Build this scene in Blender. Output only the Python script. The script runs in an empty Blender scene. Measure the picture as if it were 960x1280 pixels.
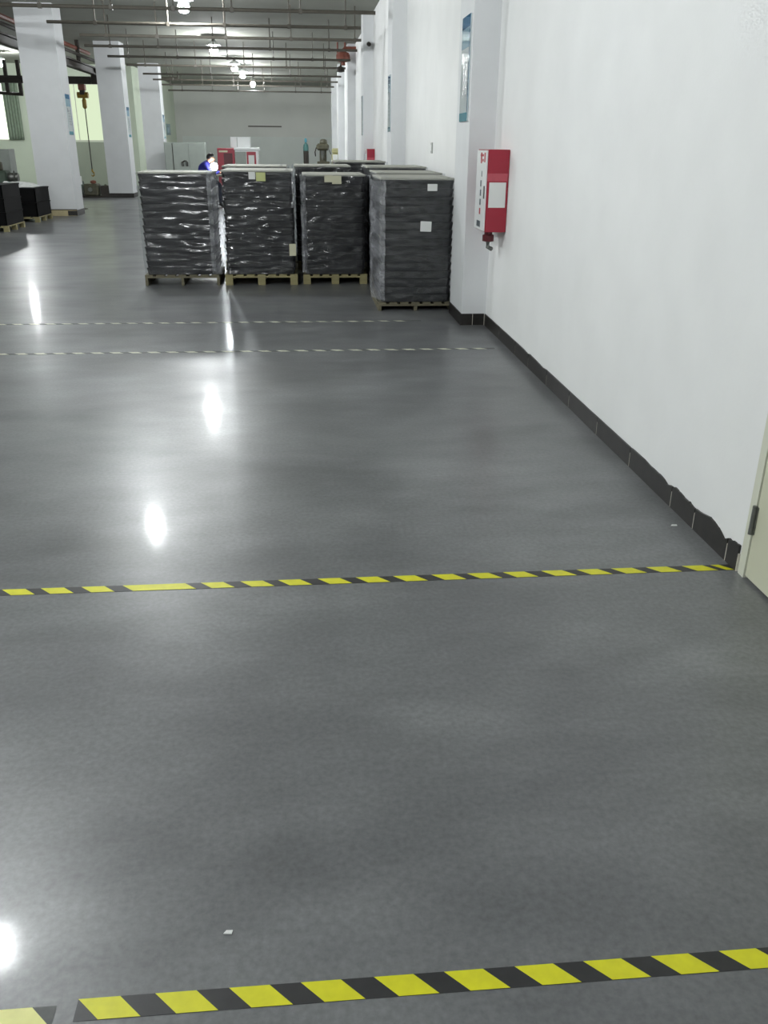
import bpy, bmesh, math, random
from mathutils import Vector, Matrix, noise

# ------------------------------------------------------------------ scene, camera, world, exposure
sc = bpy.context.scene
COL = sc.collection
cam_d = bpy.data.cameras.new('camera')
cam = bpy.data.objects.new('camera', cam_d)
COL.objects.link(cam)
cam_d.sensor_fit = 'VERTICAL'
cam_d.sensor_height = 36.0
cam_d.lens = 1073.77 / 1280.0 * 36.0
cam_d.clip_end = 200
_r = Vector((0.99587894, -0.09034463, 0.00793617))
_u = Vector((0.02826033, 0.39228086, 0.91941127))
_f = Vector((0.08617707, 0.91539804, -0.39321742))
cam.matrix_world = Matrix(((_r.x, _u.x, -_f.x, 0.0), (_r.y, _u.y, -_f.y, 0.0), (_r.z, _u.z, -_f.z, 1.6), (0, 0, 0, 1)))
sc.camera = cam
W = bpy.data.worlds.new('world')
sc.world = W
W.use_nodes = True
W.node_tree.nodes['Background'].inputs[0].default_value = (0.55, 0.62, 0.60, 1)
W.node_tree.nodes['Background'].inputs[1].default_value = 0.05
vs = sc.view_settings
vs.view_transform = 'Standard'
vs.look = 'None'
vs.exposure = 0.0
vs.gamma = 1.0
vs.use_curve_mapping = False
LAMP = 640.0          # radiance of the lamp bulbs
WINDOW = 1.7          # radiance of the frosted, daylit panes

# ------------------------------------------------------------------ materials
MATS = {}


def lin(c):
    return tuple(((v / 255.0) / 12.92 if v / 255.0 <= 0.04045 else ((v / 255.0 + 0.055) / 1.055) ** 2.4) for v in c)


def mat(name, rgb, rough=0.5, var=0.12, scale=8.0, metal=0.0, bump=0.0, bscale=60.0, spec=0.5, stretch=(1, 1, 1), coat=0.0):
    """Procedural surface: colour varied by noise, optional fine relief."""
    m = bpy.data.materials.new(name)
    m.use_nodes = True
    nt = m.node_tree
    b = nt.nodes['Principled BSDF']
    c = lin(rgb)
    tc = nt.nodes.new('ShaderNodeTexCoord')
    mp = nt.nodes.new('ShaderNodeMapping')
    mp.inputs['Scale'].default_value = stretch
    nt.links.new(tc.outputs['Object'], mp.inputs['Vector'])
    n = nt.nodes.new('ShaderNodeTexNoise')
    n.inputs['Scale'].default_value = scale
    n.inputs['Detail'].default_value = 5
    nt.links.new(mp.outputs['Vector'], n.inputs['Vector'])
    r = nt.nodes.new('ShaderNodeValToRGB')
    r.color_ramp.elements[0].position = 0.3
    r.color_ramp.elements[1].position = 0.7
    r.color_ramp.elements[0].color = tuple(v * (1 - var) for v in c) + (1,)
    r.color_ramp.elements[1].color = tuple(min(1, v * (1 + var)) for v in c) + (1,)
    nt.links.new(n.outputs['Fac'], r.inputs['Fac'])
    nt.links.new(r.outputs['Color'], b.inputs['Base Color'])
    b.inputs['Roughness'].default_value = rough
    b.inputs['Metallic'].default_value = metal
    b.inputs['Specular IOR Level'].default_value = spec
    b.inputs['Coat Weight'].default_value = coat
    if bump > 0:
        n2 = nt.nodes.new('ShaderNodeTexNoise')
        n2.inputs['Scale'].default_value = bscale
        n2.inputs['Detail'].default_value = 4
        nt.links.new(mp.outputs['Vector'], n2.inputs['Vector'])
        bp = nt.nodes.new('ShaderNodeBump')
        bp.inputs['Strength'].default_value = bump
        bp.inputs['Distance'].default_value = 0.01
        nt.links.new(n2.outputs['Fac'], bp.inputs['Height'])
        nt.links.new(bp.outputs['Normal'], b.inputs['Normal'])
    MATS[name] = m
    return m


def emit(name, rgb, strength, vary=0.0):
    m = bpy.data.materials.new(name)
    m.use_nodes = True
    nt = m.node_tree
    nt.nodes.remove(nt.nodes['Principled BSDF'])
    e = nt.nodes.new('ShaderNodeEmission')
    e.inputs['Color'].default_value = tuple(rgb) + (1,)
    e.inputs['Strength'].default_value = strength
    nt.links.new(e.outputs[0], nt.nodes['Material Output'].inputs['Surface'])
    MATS[name] = m
    return m


def floor_material():
    m = mat('polished_concrete', (112, 116, 117), 0.2, 0.0)
    nt = m.node_tree
    b = nt.nodes['Principled BSDF']
    for l in list(nt.links):
        if l.to_node == b:
            nt.links.remove(l)
    tc = nt.nodes.new('ShaderNodeTexCoord')

    def nz(scale, det, st=(1, 1, 1), rough=0.6):
        mp = nt.nodes.new('ShaderNodeMapping')
        mp.inputs['Scale'].default_value = st
        nt.links.new(tc.outputs['Object'], mp.inputs['Vector'])
        n = nt.nodes.new('ShaderNodeTexNoise')
        n.inputs['Scale'].default_value = scale
        n.inputs['Detail'].default_value = det
        n.inputs['Roughness'].default_value = rough
        nt.links.new(mp.outputs['Vector'], n.inputs['Vector'])
        return n.outputs['Fac']

    def ramp(fac, p0, c0, p1, c1):
        r = nt.nodes.new('ShaderNodeValToRGB')
        r.color_ramp.elements[0].position = p0
        r.color_ramp.elements[1].position = p1
        r.color_ramp.elements[0].color = c0
        r.color_ramp.elements[1].color = c1
        nt.links.new(fac, r.inputs['Fac'])
        return r.outputs['Color']

    def mix(kind, fac, a, c):
        x = nt.nodes.new('ShaderNodeMix')
        x.data_type = 'RGBA'
        x.blend_type = kind
        x.inputs['Factor'].default_value = fac
        nt.links.new(a, x.inputs[6])
        nt.links.new(c, x.inputs[7])
        return x.outputs[2]
    g0, g1 = 0.085, 0.235
    base = ramp(nz(1.1, 5, (0.9, 1.2, 1), 0.5), 0.15, (g0 * 0.94, g0 * 0.98, g0 * 1.02, 1), 0.85, (g1 * 0.95, g1 * 0.98, g1 * 1.01, 1))
    fine = ramp(nz(55, 3), 0.3, (0.8, 0.8, 0.8, 1), 0.7, (1.12, 1.12, 1.12, 1))
    streak = ramp(nz(3.2, 5, (0.8, 1.7, 1), 0.5), 0.1, (0.72, 0.72, 0.72, 1), 0.9, (1.24, 1.24, 1.24, 1))
    colr = mix('MULTIPLY', 1.0, mix('MULTIPLY', 1.0, base, fine), streak)
    nt.links.new(colr, b.inputs['Base Color'])
    rr = ramp(nz(1.5, 4, (0.9, 1.4, 1), 0.5), 0.1, (0.282, 0.282, 0.282, 1), 0.9, (0.40, 0.40, 0.40, 1))
    nt.links.new(rr, b.inputs['Roughness'])
    b.inputs['Specular IOR Level'].default_value = 0.45
    b.inputs['Coat Weight'].default_value = 0.11
    b.inputs['Coat Roughness'].default_value = 0.09
    b.inputs['Coat IOR'].default_value = 1.4
    bp = nt.nodes.new('ShaderNodeBump')
    bp.inputs['Strength'].default_value = 0.08
    bp.inputs['Distance'].default_value = 0.004
    nt.links.new(nz(7, 2, (1, 1.3, 1), 0.4), bp.inputs['Height'])
    nt.links.new(bp.outputs['Normal'], b.inputs['Normal'])
    nt.links.new(bp.outputs['Normal'], b.inputs['Coat Normal'])
    return m


def film_material(name, haze_lo, haze_hi, refl=0.16):
    """Clear stretch film: see-through, shiny, milky where it lies in several layers."""
    m = bpy.data.materials.new(name)
    m.use_nodes = True
    nt = m.node_tree
    nt.nodes.remove(nt.nodes['Principled BSDF'])
    out = nt.nodes['Material Output']
    tr = nt.nodes.new('ShaderNodeBsdfTransparent')
    tr.inputs[0].default_value = (0.93, 0.94, 0.95, 1)
    di = nt.nodes.new('ShaderNodeBsdfDiffuse')
    di.inputs[0].default_value = (0.62, 0.63, 0.68, 1)
    gl = nt.nodes.new('ShaderNodeBsdfGlossy')
    gl.inputs['Roughness'].default_value = 0.15
    tc = nt.nodes.new('ShaderNodeTexCoord')
    mp = nt.nodes.new('ShaderNodeMapping')
    mp.inputs['Scale'].default_value = (1.2, 1.2, 3.0)
    nt.links.new(tc.outputs['Object'], mp.inputs['Vector'])
    n = nt.nodes.new('ShaderNodeTexNoise')
    n.inputs['Scale'].default_value = 3.5
    n.inputs['Detail'].default_value = 6
    nt.links.new(mp.outputs['Vector'], n.inputs['Vector'])
    r = nt.nodes.new('ShaderNodeMapRange')
    r.inputs[1].default_value = 0.38
    r.inputs[2].default_value = 0.72
    r.inputs[3].default_value = haze_lo
    r.inputs[4].default_value = haze_hi
    nt.links.new(n.outputs['Fac'], r.inputs[0])
    m1 = nt.nodes.new('ShaderNodeMixShader')
    nt.links.new(r.outputs[0], m1.inputs[0])
    nt.links.new(tr.outputs[0], m1.inputs[1])
    nt.links.new(di.outputs[0], m1.inputs[2])
    m2 = nt.nodes.new('ShaderNodeMixShader')
    m2.inputs[0].default_value = refl
    nt.links.new(m1.outputs[0], m2.inputs[1])
    nt.links.new(gl.outputs[0], m2.inputs[2])
    n2 = nt.nodes.new('ShaderNodeTexNoise')
    n2.inputs['Scale'].default_value = 16
    n2.inputs['Detail'].default_value = 4
    nt.links.new(mp.outputs['Vector'], n2.inputs['Vector'])
    bp = nt.nodes.new('ShaderNodeBump')
    bp.inputs['Strength'].default_value = 0.06
    bp.inputs['Distance'].default_value = 0.012
    nt.links.new(n2.outputs['Fac'], bp.inputs['Height'])
    nt.links.new(bp.outputs['Normal'], gl.inputs['Normal'])
    nt.links.new(m2.outputs[0], out.inputs['Surface'])
    MATS[name] = m
    return m


FLOOR_M = floor_material()
WALL = mat('white_plaster', (238, 239, 239), 0.75, 0.025, 2.5, bump=0.05, bscale=60)
COLM = mat('white_column_paint', (222, 224, 226), 0.7, 0.03, 3, bump=0.06)
COLM2 = mat('off_white_column_paint', (204, 206, 208), 0.7, 0.03, 3, bump=0.06)
CEIL = mat('grey_ceiling', (146, 148, 138), 0.9, 0.06, 1.2, bump=0.1)
BACKW = mat('back_wall_paint', (210, 211, 206), 0.8, 0.05, 0.6)
DADO = mat('white_dado_paint', (212, 217, 213), 0.7, 0.04, 1.0)
GREENW = mat('pale_green_wall', (212, 222, 203), 0.8, 0.05, 0.8)
GREYW = mat('grey_green_dado', (156, 164, 148), 0.8, 0.06, 1.0)
TILE = mat('dark_marble_tile', (36, 34, 32), 0.4, 0.35, 14, bump=0.03)
GROUT = mat('pale_grout', (206, 202, 190), 0.9, 0.1, 40)
DOORM = mat('cream_door_paint', (206, 207, 184), 0.45, 0.03, 3)
FRAMEM = mat('cream_frame_paint', (214, 216, 200), 0.45, 0.03, 3)
STEEL = mat('dull_steel', (120, 122, 118), 0.4, 0.15, 30, metal=0.7)
YEL = mat('yellow_tape', (210, 208, 30), 0.42, 0.07, 30)
BLK = mat('black_tape', (40, 40, 42), 0.42, 0.15, 30)
WORNY = mat('worn_pale_yellow_tape', (216, 214, 130), 0.4, 0.08, 20)
WORNW = mat('worn_whitish_tape', (200, 200, 182), 0.5, 0.2, 30)
WORNB = mat('worn_grey_tape', (78, 80, 80), 0.5, 0.2, 30)
TRAY = mat('black_plastic_tray', (27, 27, 29), 0.5, 0.2, 9, bump=0.05)
TRAY2 = mat('charcoal_plastic_tray', (40, 41, 42), 0.5, 0.2, 9, bump=0.05)
SHEET = mat('pale_cover_board', (168, 168, 158), 0.7, 0.08, 6)
WOOD = mat('pale_pallet_wood', (146, 138, 100), 0.75, 0.18, 5, stretch=(1, 6, 6), bump=0.1)
WOODD = mat('weathered_pallet_wood', (108, 103, 84), 0.8, 0.2, 5, stretch=(1, 6, 6), bump=0.1)
PAPER = mat('white_paper', (226, 228, 226), 0.7, 0.02, 5)
PAPERG = mat('greenish_paper', (196, 202, 140), 0.7, 0.04, 5)
PAPERB = mat('beige_paper', (204, 202, 176), 0.7, 0.04, 5)
RED = mat('red_enamel', (158, 34, 54), 0.35, 0.05, 4)
DRED = mat('dark_red_metal', (86, 22, 30), 0.4, 0.1, 10)
PLASTW = mat('white_enamel', (228, 230, 230), 0.35, 0.02, 4)
BLUE = mat('blue_print', (40, 112, 158), 0.03, 0.08, 10)
LBLUE = mat('pale_blue_print', (150, 182, 200), 0.03, 0.1, 6)
POSTW = mat('white_print', (204, 214, 216), 0.03, 0.05, 6)
TEAL = mat('teal_print', (84, 150, 168), 0.03, 0.06, 8)
INK = mat('dark_ink', (74, 84, 92), 0.3, 0.1, 20)
REDINK = mat('red_ink', (182, 40, 52), 0.4, 0.05, 20)
DARKST = mat('dark_brown_steel', (46, 40, 34), 0.6, 0.2, 12)
PIPE = mat('grey_brown_pipe', (84, 80, 72), 0.55, 0.12, 12)
RPIPE = mat('red_brown_pipe', (120, 66, 52), 0.5, 0.15, 12)
HOISTY = mat('yellow_hoist_paint', (150, 122, 44), 0.45, 0.1, 12)
OLIVE = mat('dark_olive_metal', (80, 78, 62), 0.5, 0.25, 10)
GREENM = mat('green_machine_paint', (70, 84, 72), 0.5, 0.2, 8)
GREYM = mat('grey_machine_paint', (150, 156, 150), 0.5, 0.06, 5)
YELM = mat('pale_yellow_machine_paint', (176, 172, 128), 0.5, 0.12, 6)
CABM = mat('grey_green_cabinet_paint', (150, 158, 152), 0.5, 0.05, 4)
BLACKM = mat('black_crate_plastic', (15, 15, 16), 0.7, 0.2, 10, spec=0.12)
TANB = mat('tan_base_paint', (176, 164, 128), 0.6, 0.1, 8)
FILM = film_material('stretch_film', 0.0, 0.06, 0.055)
FILM2 = film_material('milky_stretch_film', 0.12, 0.46, 0.14)
SKIN = mat('skin', (198, 150, 124), 0.5, 0.04, 20)
HAIR = mat('black_hair', (24, 22, 24), 0.5, 0.2, 60)
CLOTH = mat('blue_work_cloth', (46, 48, 138), 0.85, 0.1, 20, bump=0.2)
TROUS = mat('dark_trouser_cloth', (40, 44, 60), 0.85, 0.1, 20, bump=0.2)
BULB = emit('lamp_bulb_glow', (0.955, 0.99, 1.0), LAMP)
GLOW = emit('work_lamp_glow', (0.95, 0.97, 1.0), 40)
PANE1 = emit('frosted_pane_daylight', (0.90, 1.0, 0.82), WINDOW)
PANE2 = emit('frosted_pane_daylight_green', (0.86, 1.0, 0.70), WINDOW * 0.5)


# ------------------------------------------------------------------ mesh helpers
class MB:
    def __init__(s):
        s.v = []
        s.f = []

    def box(s, x0, x1, y0, y1, z0, z1):
        b = len(s.v)
        s.v += [(x0, y0, z0), (x1, y0, z0), (x1, y1, z0), (x0, y1, z0), (x0, y0, z1), (x1, y0, z1), (x1, y1, z1), (x0, y1, z1)]
        s.f += [tuple(b + i for i in q) for q in ((3, 2, 1, 0), (4, 5, 6, 7), (0, 1, 5, 4), (1, 2, 6, 5), (2, 3, 7, 6), (3, 0, 4, 7))]
        return s

    def prism(s, pts, d):
        """closed polygon (3D points) extruded by the vector d"""
        b = len(s.v)
        n = len(pts)
        d = Vector(d)
        s.v += [tuple(p) for p in pts] + [tuple(Vector(p) + d) for p in pts]
        s.f.append(tuple(b + i for i in range(n))[::-1])
        s.f.append(tuple(b + n + i for i in range(n)))
        for i in range(n):
            j = (i + 1) % n
            s.f.append((b + i, b + j, b + n + j, b + n + i))
        return s

    def tube(s, pts, r, n=10, caps=True):
        pts = [Vector(p) for p in pts]
        rs = r if isinstance(r, (list, tuple)) else [r] * len(pts)
        rings = []
        for i, p in enumerate(pts):
            t = (pts[min(i + 1, len(pts) - 1)] - pts[max(i - 1, 0)])
            t = t.normalized() if t.length > 1e-9 else Vector((0, 0, 1))
            a = t.cross(Vector((0, 0, 1)))
            if a.length < 1e-3:
                a = t.cross(Vector((0, 1, 0)))
            a.normalize()
            c = t.cross(a)
            b = len(s.v)
            for k in range(n):
                q = 2 * math.pi * k / n
                s.v.append(tuple(p + (a * math.cos(q) + c * math.sin(q)) * rs[i]))
            rings.append(b)
        for b0, b1 in zip(rings, rings[1:]):
            for k in range(n):
                j = (k + 1) % n
                s.f.append((b0 + k, b0 + j, b1 + j, b1 + k))
        if caps:
            s.f.append(tuple(rings[0] + k for k in range(n))[::-1])
            s.f.append(tuple(rings[-1] + k for k in range(n)))
        return s

    def lathe(s, prof, c=(0, 0, 0), n=20):
        """prof: list of (r, z) from bottom to top, about the vertical through c"""
        b0 = None
        rows = []
        for r, z in prof:
            b = len(s.v)
            for k in range(n):
                q = 2 * math.pi * k / n
                s.v.append((c[0] + max(r, 1e-4) * math.cos(q), c[1] + max(r, 1e-4) * math.sin(q), c[2] + z))
            rows.append(b)
        for b0, b1 in zip(rows, rows[1:]):
            for k in range(n):
                j = (k + 1) % n
                s.f.append((b0 + k, b0 + j, b1 + j, b1 + k))
        s.f.append(tuple(rows[0] + k for k in range(n))[::-1])
        s.f.append(tuple(rows[-1] + k for k in range(n)))
        return s

    def mesh(s, name, m, smooth=False, bevel=0.0):
        me = bpy.data.meshes.new(name)
        me.from_pydata(s.v, [], s.f)
        bm = bmesh.new()
        bm.from_mesh(me)
        if bevel > 0:
            es = [e for e in bm.edges if e.is_manifold and e.calc_face_angle(0) > 0.6]
            bmesh.ops.bevel(bm, geom=es, offset=bevel, segments=1, affect='EDGES')
        bmesh.ops.recalc_face_normals(bm, faces=bm.faces)
        bm.to_mesh(me)
        bm.free()
        if smooth:
            for p in me.polygons:
                p.use_smooth = True
        me.materials.append(m)
        return me

    def build(s, name, m, parent=None, smooth=False, bevel=0.0, loc=None):
        o = bpy.data.objects.new(name, s.mesh(name, m, smooth, bevel))
        COL.objects.link(o)
        if parent:
            o.parent = parent
        if loc:
            o.location = loc
        return o


def tag(o, label=None, cat=None, group=None, kind=None):
    if label:
        o['label'] = label
    if cat:
        o['category'] = cat
    if group:
        o['group'] = group
    if kind:
        o['kind'] = kind
    return o


def thing(name, label, cat, loc=(0, 0, 0), group=None, rz=0.0):
    o = bpy.data.objects.new(name, None)
    o.empty_display_size = 0.1
    COL.objects.link(o)
    o.location = loc
    o.rotation_euler = (0, 0, rz)
    return tag(o, label, cat, group)


def copy_tree(o, parent=None):
    c = o.copy()
    COL.objects.link(c)
    c.parent = parent
    for ch in list(o.children):
        copy_tree(ch, c)
    return c


def link(name, me, parent, loc=(0, 0, 0), rz=0.0):
    o = bpy.data.objects.new(name, me)
    COL.objects.link(o)
    o.parent = parent
    o.location = loc
    o.rotation_euler = (0, 0, rz)
    return o


def struct(name, mb, m, label=None, bevel=0.0):
    return tag(mb.build(name, m, None, bevel=bevel), label, None, None, 'structure')


# ------------------------------------------------------------------ the room
XW = 1.744      # face of the right wall
XP = 1.51       # face of the wall pillars
ZC = 4.35       # ceiling
XL = -16.0
YB = 50.0
YN = -7.0
struct('floor', MB().box(XL - 0.2, XW + 0.2, YN - 0.2, YB + 0.2, -0.2, 0), FLOOR_M, 'dark grey polished concrete floor')
struct('ceiling', MB().box(XL - 0.2, XW + 0.2, YN - 0.2, YB + 0.2, ZC, ZC + 0.2), CEIL, 'dim grey factory ceiling above the pipes')
# the right wall leaves the doorway open
DY0, DY1, DZ = 1.99, 2.993, 2.12
wr = MB()
wr.box(XW, XW + 0.2, DY1, YB, 0, ZC).box(XW, XW + 0.2, YN, DY0, 0, ZC).box(XW, XW + 0.2, DY0, DY1, DZ, ZC)
struct('wall_right', wr, WALL, 'long white plastered wall along the right side')
struct('wall_near', MB().box(XL, XW, YN - 0.2, YN, 0, ZC), WALL, 'white wall behind the viewer')
struct('wall_left', MB().box(XL - 0.2, XL, YN, YB, 0, ZC), GREENW, 'pale green outer wall of the left bay')
wb = struct('wall_back', MB().box(-6.4, XW, YB, YB + 0.2, 0, ZC), BACKW, 'grey end wall of the hall')
MB().box(-6.1, XW - 0.02, YB - 0.02, YB, 0, 1.93).build('painted_dado', DADO, wb)
struct('trim_1', MB().box(-2.65, -0.9, YB - 0.05, YB, 2.40, 2.46), PIPE, 'thin dark conduit on the end wall')
wside = struct('wall_alcove', MB().box(-6.6, -6.4, 38.0, YB, 0, ZC), GREENW, 'pale green return wall at the far left of the aisle')
# far wall of the left bay with two window openings
wl = MB()
WZ0, WZ1 = 1.62, 3.70
w1 = (-13.6, -11.28)
w2 = (-9.75, -7.55)
wl.box(XL, w1[0], 38, 38.2, 0, ZC).box(w1[1], w2[0], 38, 38.2, 0, ZC).box(w2[1], -6.6, 38, 38.2, 0, ZC)
for w in (w1, w2):
    wl.box(w[0], w[1], 38, 38.2, 0, WZ0).box(w[0], w[1], 38, 38.2, WZ1, ZC)
wbl = struct('wall_bay', wl, GREENW, 'pale green far wall of the left bay with daylit windows')
MB().box(-10.2, -6.7, 37.975, 38, 0, 1.60).build('painted_dado', GREYW, wbl)
for i, (w, pm) in enumerate(((w1, PANE1), (w2, PANE2))):
    fr = MB()
    t = 0.05
    fr.box(w[0], w[1], 38.02, 38.12, WZ0, WZ0 + t).box(w[0], w[1], 38.02, 38.12, WZ1 - t, WZ1)
    fr.box(w[0], w[0] + t, 38.02, 38.12, WZ0 + t, WZ1 - t).box(w[1] - t, w[1], 38.02, 38.12, WZ0 + t, WZ1 - t)
    wo = struct('window_%d' % (i + 1), fr, FRAMEM, ['bright daylit window behind the first column', 'greenish frosted window between the first two columns'][i])
    xm = (w[0] + w[1]) / 2
    for x0, x1 in ((w[0] + t, xm - 0.015), (xm + 0.015, w[1] - t)):
        MB().box(x0, x1, 38.06, 38.08, WZ0 + t, WZ1 - t).build('pane', pm, wo)
    MB().box(xm - 0.015, xm + 0.015, 38.04, 38.10, WZ0 + t, WZ1 - t).build('mullion', FRAMEM, wo)

# door in the right wall, flush with the plaster
fr = MB()
fr.box(XW - 0.006, XW + 0.12, DY1 - 0.045, DY1, 0, DZ).box(XW - 0.006, XW + 0.12, DY0, DY0 + 0.045, 0, DZ).box(XW - 0.006, XW + 0.12, DY0 + 0.045, DY1 - 0.045, DZ - 0.045, DZ)
door = struct('door_1', fr, FRAMEM, 'cream metal door set flush in the right wall')
MB().box(XW - 0.002, XW + 0.04, DY0 + 0.049, DY1 - 0.050, 0.012, DZ - 0.05).build('door_leaf', DOORM, door, bevel=0.002)
for z in (0.195, 1.0, 1.75):
    h = MB()
    h.tube([(XW - 0.012, DY1 - 0.0475, z), (XW - 0.012, DY1 - 0.0475, z + 0.12)], 0.009, 10)
    h.box(XW - 0.008, XW - 0.002, DY1 - 0.062, DY1 - 0.0475, z + 0.003, z + 0.117)
    h.box(XW - 0.010, XW - 0.006, DY1 - 0.0475, DY1 - 0.036, z + 0.003, z + 0.117)
    h.build('hinge', STEEL, door)
kn = MB()
kn.box(XW - 0.010, XW - 0.002, DY0 + 0.09, DY0 + 0.13, 0.95, 1.13)
kn.tube([(XW - 0.01, DY0 + 0.11, 1.05), (XW - 0.055, DY0 + 0.11, 1.05), (XW - 0.055, DY0 + 0.22, 1.05)], 0.009, 8)
kn.build('door_handle', STEEL, door)

# baseboard of dark tiles; plaster overlaps its upper edge raggedly near the door
bb = struct('baseboard_right', MB().box(XW - 0.0088, XW, 3.005, 8.25, 0, 0.078), GROUT, 'row of dark tiles along the foot of the right wall')
TOP = [(3.005, .117), (3.06, .110), (3.113, .103), (3.148, .082), (3.203, .107), (3.285, .118), (3.36, .108), (3.442, .098), (3.50, .104), (3.559, .103), (3.63, .110), (3.672, .108), (3.72, .098), (3.762, .088),
       (3.80, .098), (3.86, .103), (3.977, .107), (4.275, .105), (5.2, .105), (6.0, .108), (6.1, .100), (6.3, .107), (6.5, .110), (6.56, .100), (6.7, .107), (8.3, .108)]


def topz(y):
    for (a, za), (b, zb) in zip(TOP, TOP[1:]):
        if a <= y <= b:
            return za + (zb - za) * (y - a) / (b - a)
    return 0.11


joints = [3.006, 3.105, 3.43, 3.69, 4.257, 4.818, 5.405, 5.968, 6.517, 6.96, 7.60, 8.246]
for a, b in zip(joints, joints[1:]):
    ys = [a + 0.004] + [y for y, _ in TOP if a + 0.012 < y < b - 0.012] + [b - 0.004]
    if b < 4.3:
        ys = sorted(set(ys + [a + (b - a) * k / 9 for k in range(1, 9)]))
    rnd = random.Random(int(a * 100))
    pts = [(XW - 0.010, a + 0.004, 0.001), (XW - 0.010, b - 0.004, 0.001)]
    for y in reversed(ys):
        pts.append((XW - 0.010, y, topz(y) + (rnd.uniform(-.004, .003) if b < 4.3 else 0)))
    MB().prism(pts, (0.0095, 0, 0)).build('tile', TILE, bb)

# curtain drawn aside at the edge of the bright window
cu = MB()
NX, NZ = 40, 10
for j in range(NZ + 1):
    for i in range(NX + 1):
        t = i / NX
        cu.v.append((-11.32 + 0.58 * t, 37.90 + 0.035 * math.sin(t * 34) * (0.7 + 0.3 * j / NZ), 1.66 + 2.2 * j / NZ))
for j in range(NZ):
    for i in range(NX):
        a = j * (NX + 1) + i
        cu.f.append((a, a + 1, a + NX + 2, a + NX + 1))
ct = thing('curtain', 'grey-green curtain drawn aside by the bright window at the left edge', 'curtain')
co = cu.build('drape', mat('grey_green_curtain', (136, 150, 132), 0.9, 0.08, 10), ct, smooth=True)
so = co.modifiers.new('thickness', 'SOLIDIFY')
so.thickness = 0.006
MB().tube([(-13.7, 37.90, 3.88), (-10.6, 37.90, 3.88)], 0.02, 8).build('curtain_rod', STEEL, ct)
for x in (-13.5, -10.7):
    MB().tube([(x, 37.90, 3.88), (x, 37.999, 3.88)], 0.015, 8).build('rod_bracket', STEEL, ct)

# ------------------------------------------------------------------ wall pillars and free columns
PY = [8.25, 15.35, 22.05, 28.9, 35.9, 42.9]
plab = ['white wall pillar with the red hose cabinet and tall blue sign', 'second white wall pillar, behind the wrapped stacks', 'third white wall pillar, with a distant red hose cabinet',
        'fourth white wall pillar, beside the red valve pipe', 'fifth white wall pillar far down the wall', 'farthest white wall pillar near the end wall']
pillars = []
for i, y in enumerate(PY):
    p = MB().box(XP, XW, y, y + 0.7, 0, ZC).build('wall_pillar', COLM, None)
    tag(p, plab[i], 'pillar', 'pillars along the right wall')
    pillars.append(p)
    if i == 0:
        s = p
        w = (XW - XP - 0.012) / 2
        MB().box(XP - 0.002, XW - 0.011, y - 0.0088, y - 0.0005, 0, 0.103).build('grout_line', GROUT, s)
        for k in range(2):
            x0 = XP - 0.006 + 0.002 + k * (w + 0.002)
            MB().box(x0, x0 + w - 0.003, y - 0.010, y - 0.0005, 0.001, 0.110).build('tile', TILE, s)
        for k in range(2):
            y0 = y - 0.006 + k * 0.35
            MB().box(XP - 0.010, XP - 0.0005, y0, y0 + 0.346, 0.001, 0.110).build('tile', TILE, s)

CY = [21.86, 29.40, 37.0]
CX0, CX1 = -6.05, -5.24
clab = ['nearest free-standing white square column on the left, with a tan foot', 'second free-standing white column, with a dark foot', 'farthest free-standing white column beyond the wrapped stacks']
for i, y in enumerate(CY):
    x0, x1 = (CX0, CX1) if i == 0 else (CX0 + 0.07, CX1)
    c = MB().box(x0, x1, y, y + 0.75, 0, ZC).build('column', COLM2, None)
    tag(c, clab[i], 'column', 'free-standing columns')
    t = 0.012
    foot = MB()
    foot.box(x0 - t, x1 + t, y - t, y - 0.001, 0.001, 0.13)
    f = foot.build('foot_band', TANB if i == 0 else TILE, c)
    MB().box(x1 + 0.001, x1 + t, y - t, y + 0.75, 0.001, 0.13).build('foot_band', TILE, c)
    if i == 0:
        MB().box(x1 - 0.20, x1 + t, y - t - 0.004, y - t - 0.0005, 0.01, 0.115).build('dark_patch', TILE, c)
        MB().box(x0 - t, x1 + t, y - t - 0.004, y - 0.001, 0.131, 0.15).build('foot_edge', DARKST, c)


# ------------------------------------------------------------------ ceiling lamps
def make_lamp():
    r = thing('pendant_lamp', 'x', 'lamp')
    MB().lathe([(0.19, 0.115), (0.195, 0.12), (0.15, 0.17), (0.07, 0.215), (0.05, 0.22), (0.05, 0.213), (0.14, 0.162), (0.18, 0.115)], n=24).build('reflector', PLASTW, r, smooth=True)
    MB().lathe([(0.045, 0.14), (0.05, 0.16), (0.05, 0.28), (0.03, 0.30)], n=14).build('socket', STEEL, r)
    MB().tube([(0, 0, 0.29), (0, 0, 0.37)], 0.012, 8).build('stem', STEEL, r)
    b = MB()
    b.lathe([(0.02, -0.10), (0.07, -0.09), (0.105, -0.05), (0.11, 0.0), (0.09, 0.06), (0.05, 0.11), (0.04, 0.139)], n=18)
    b.build('bulb', BULB, r, smooth=True)
    return r


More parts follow.
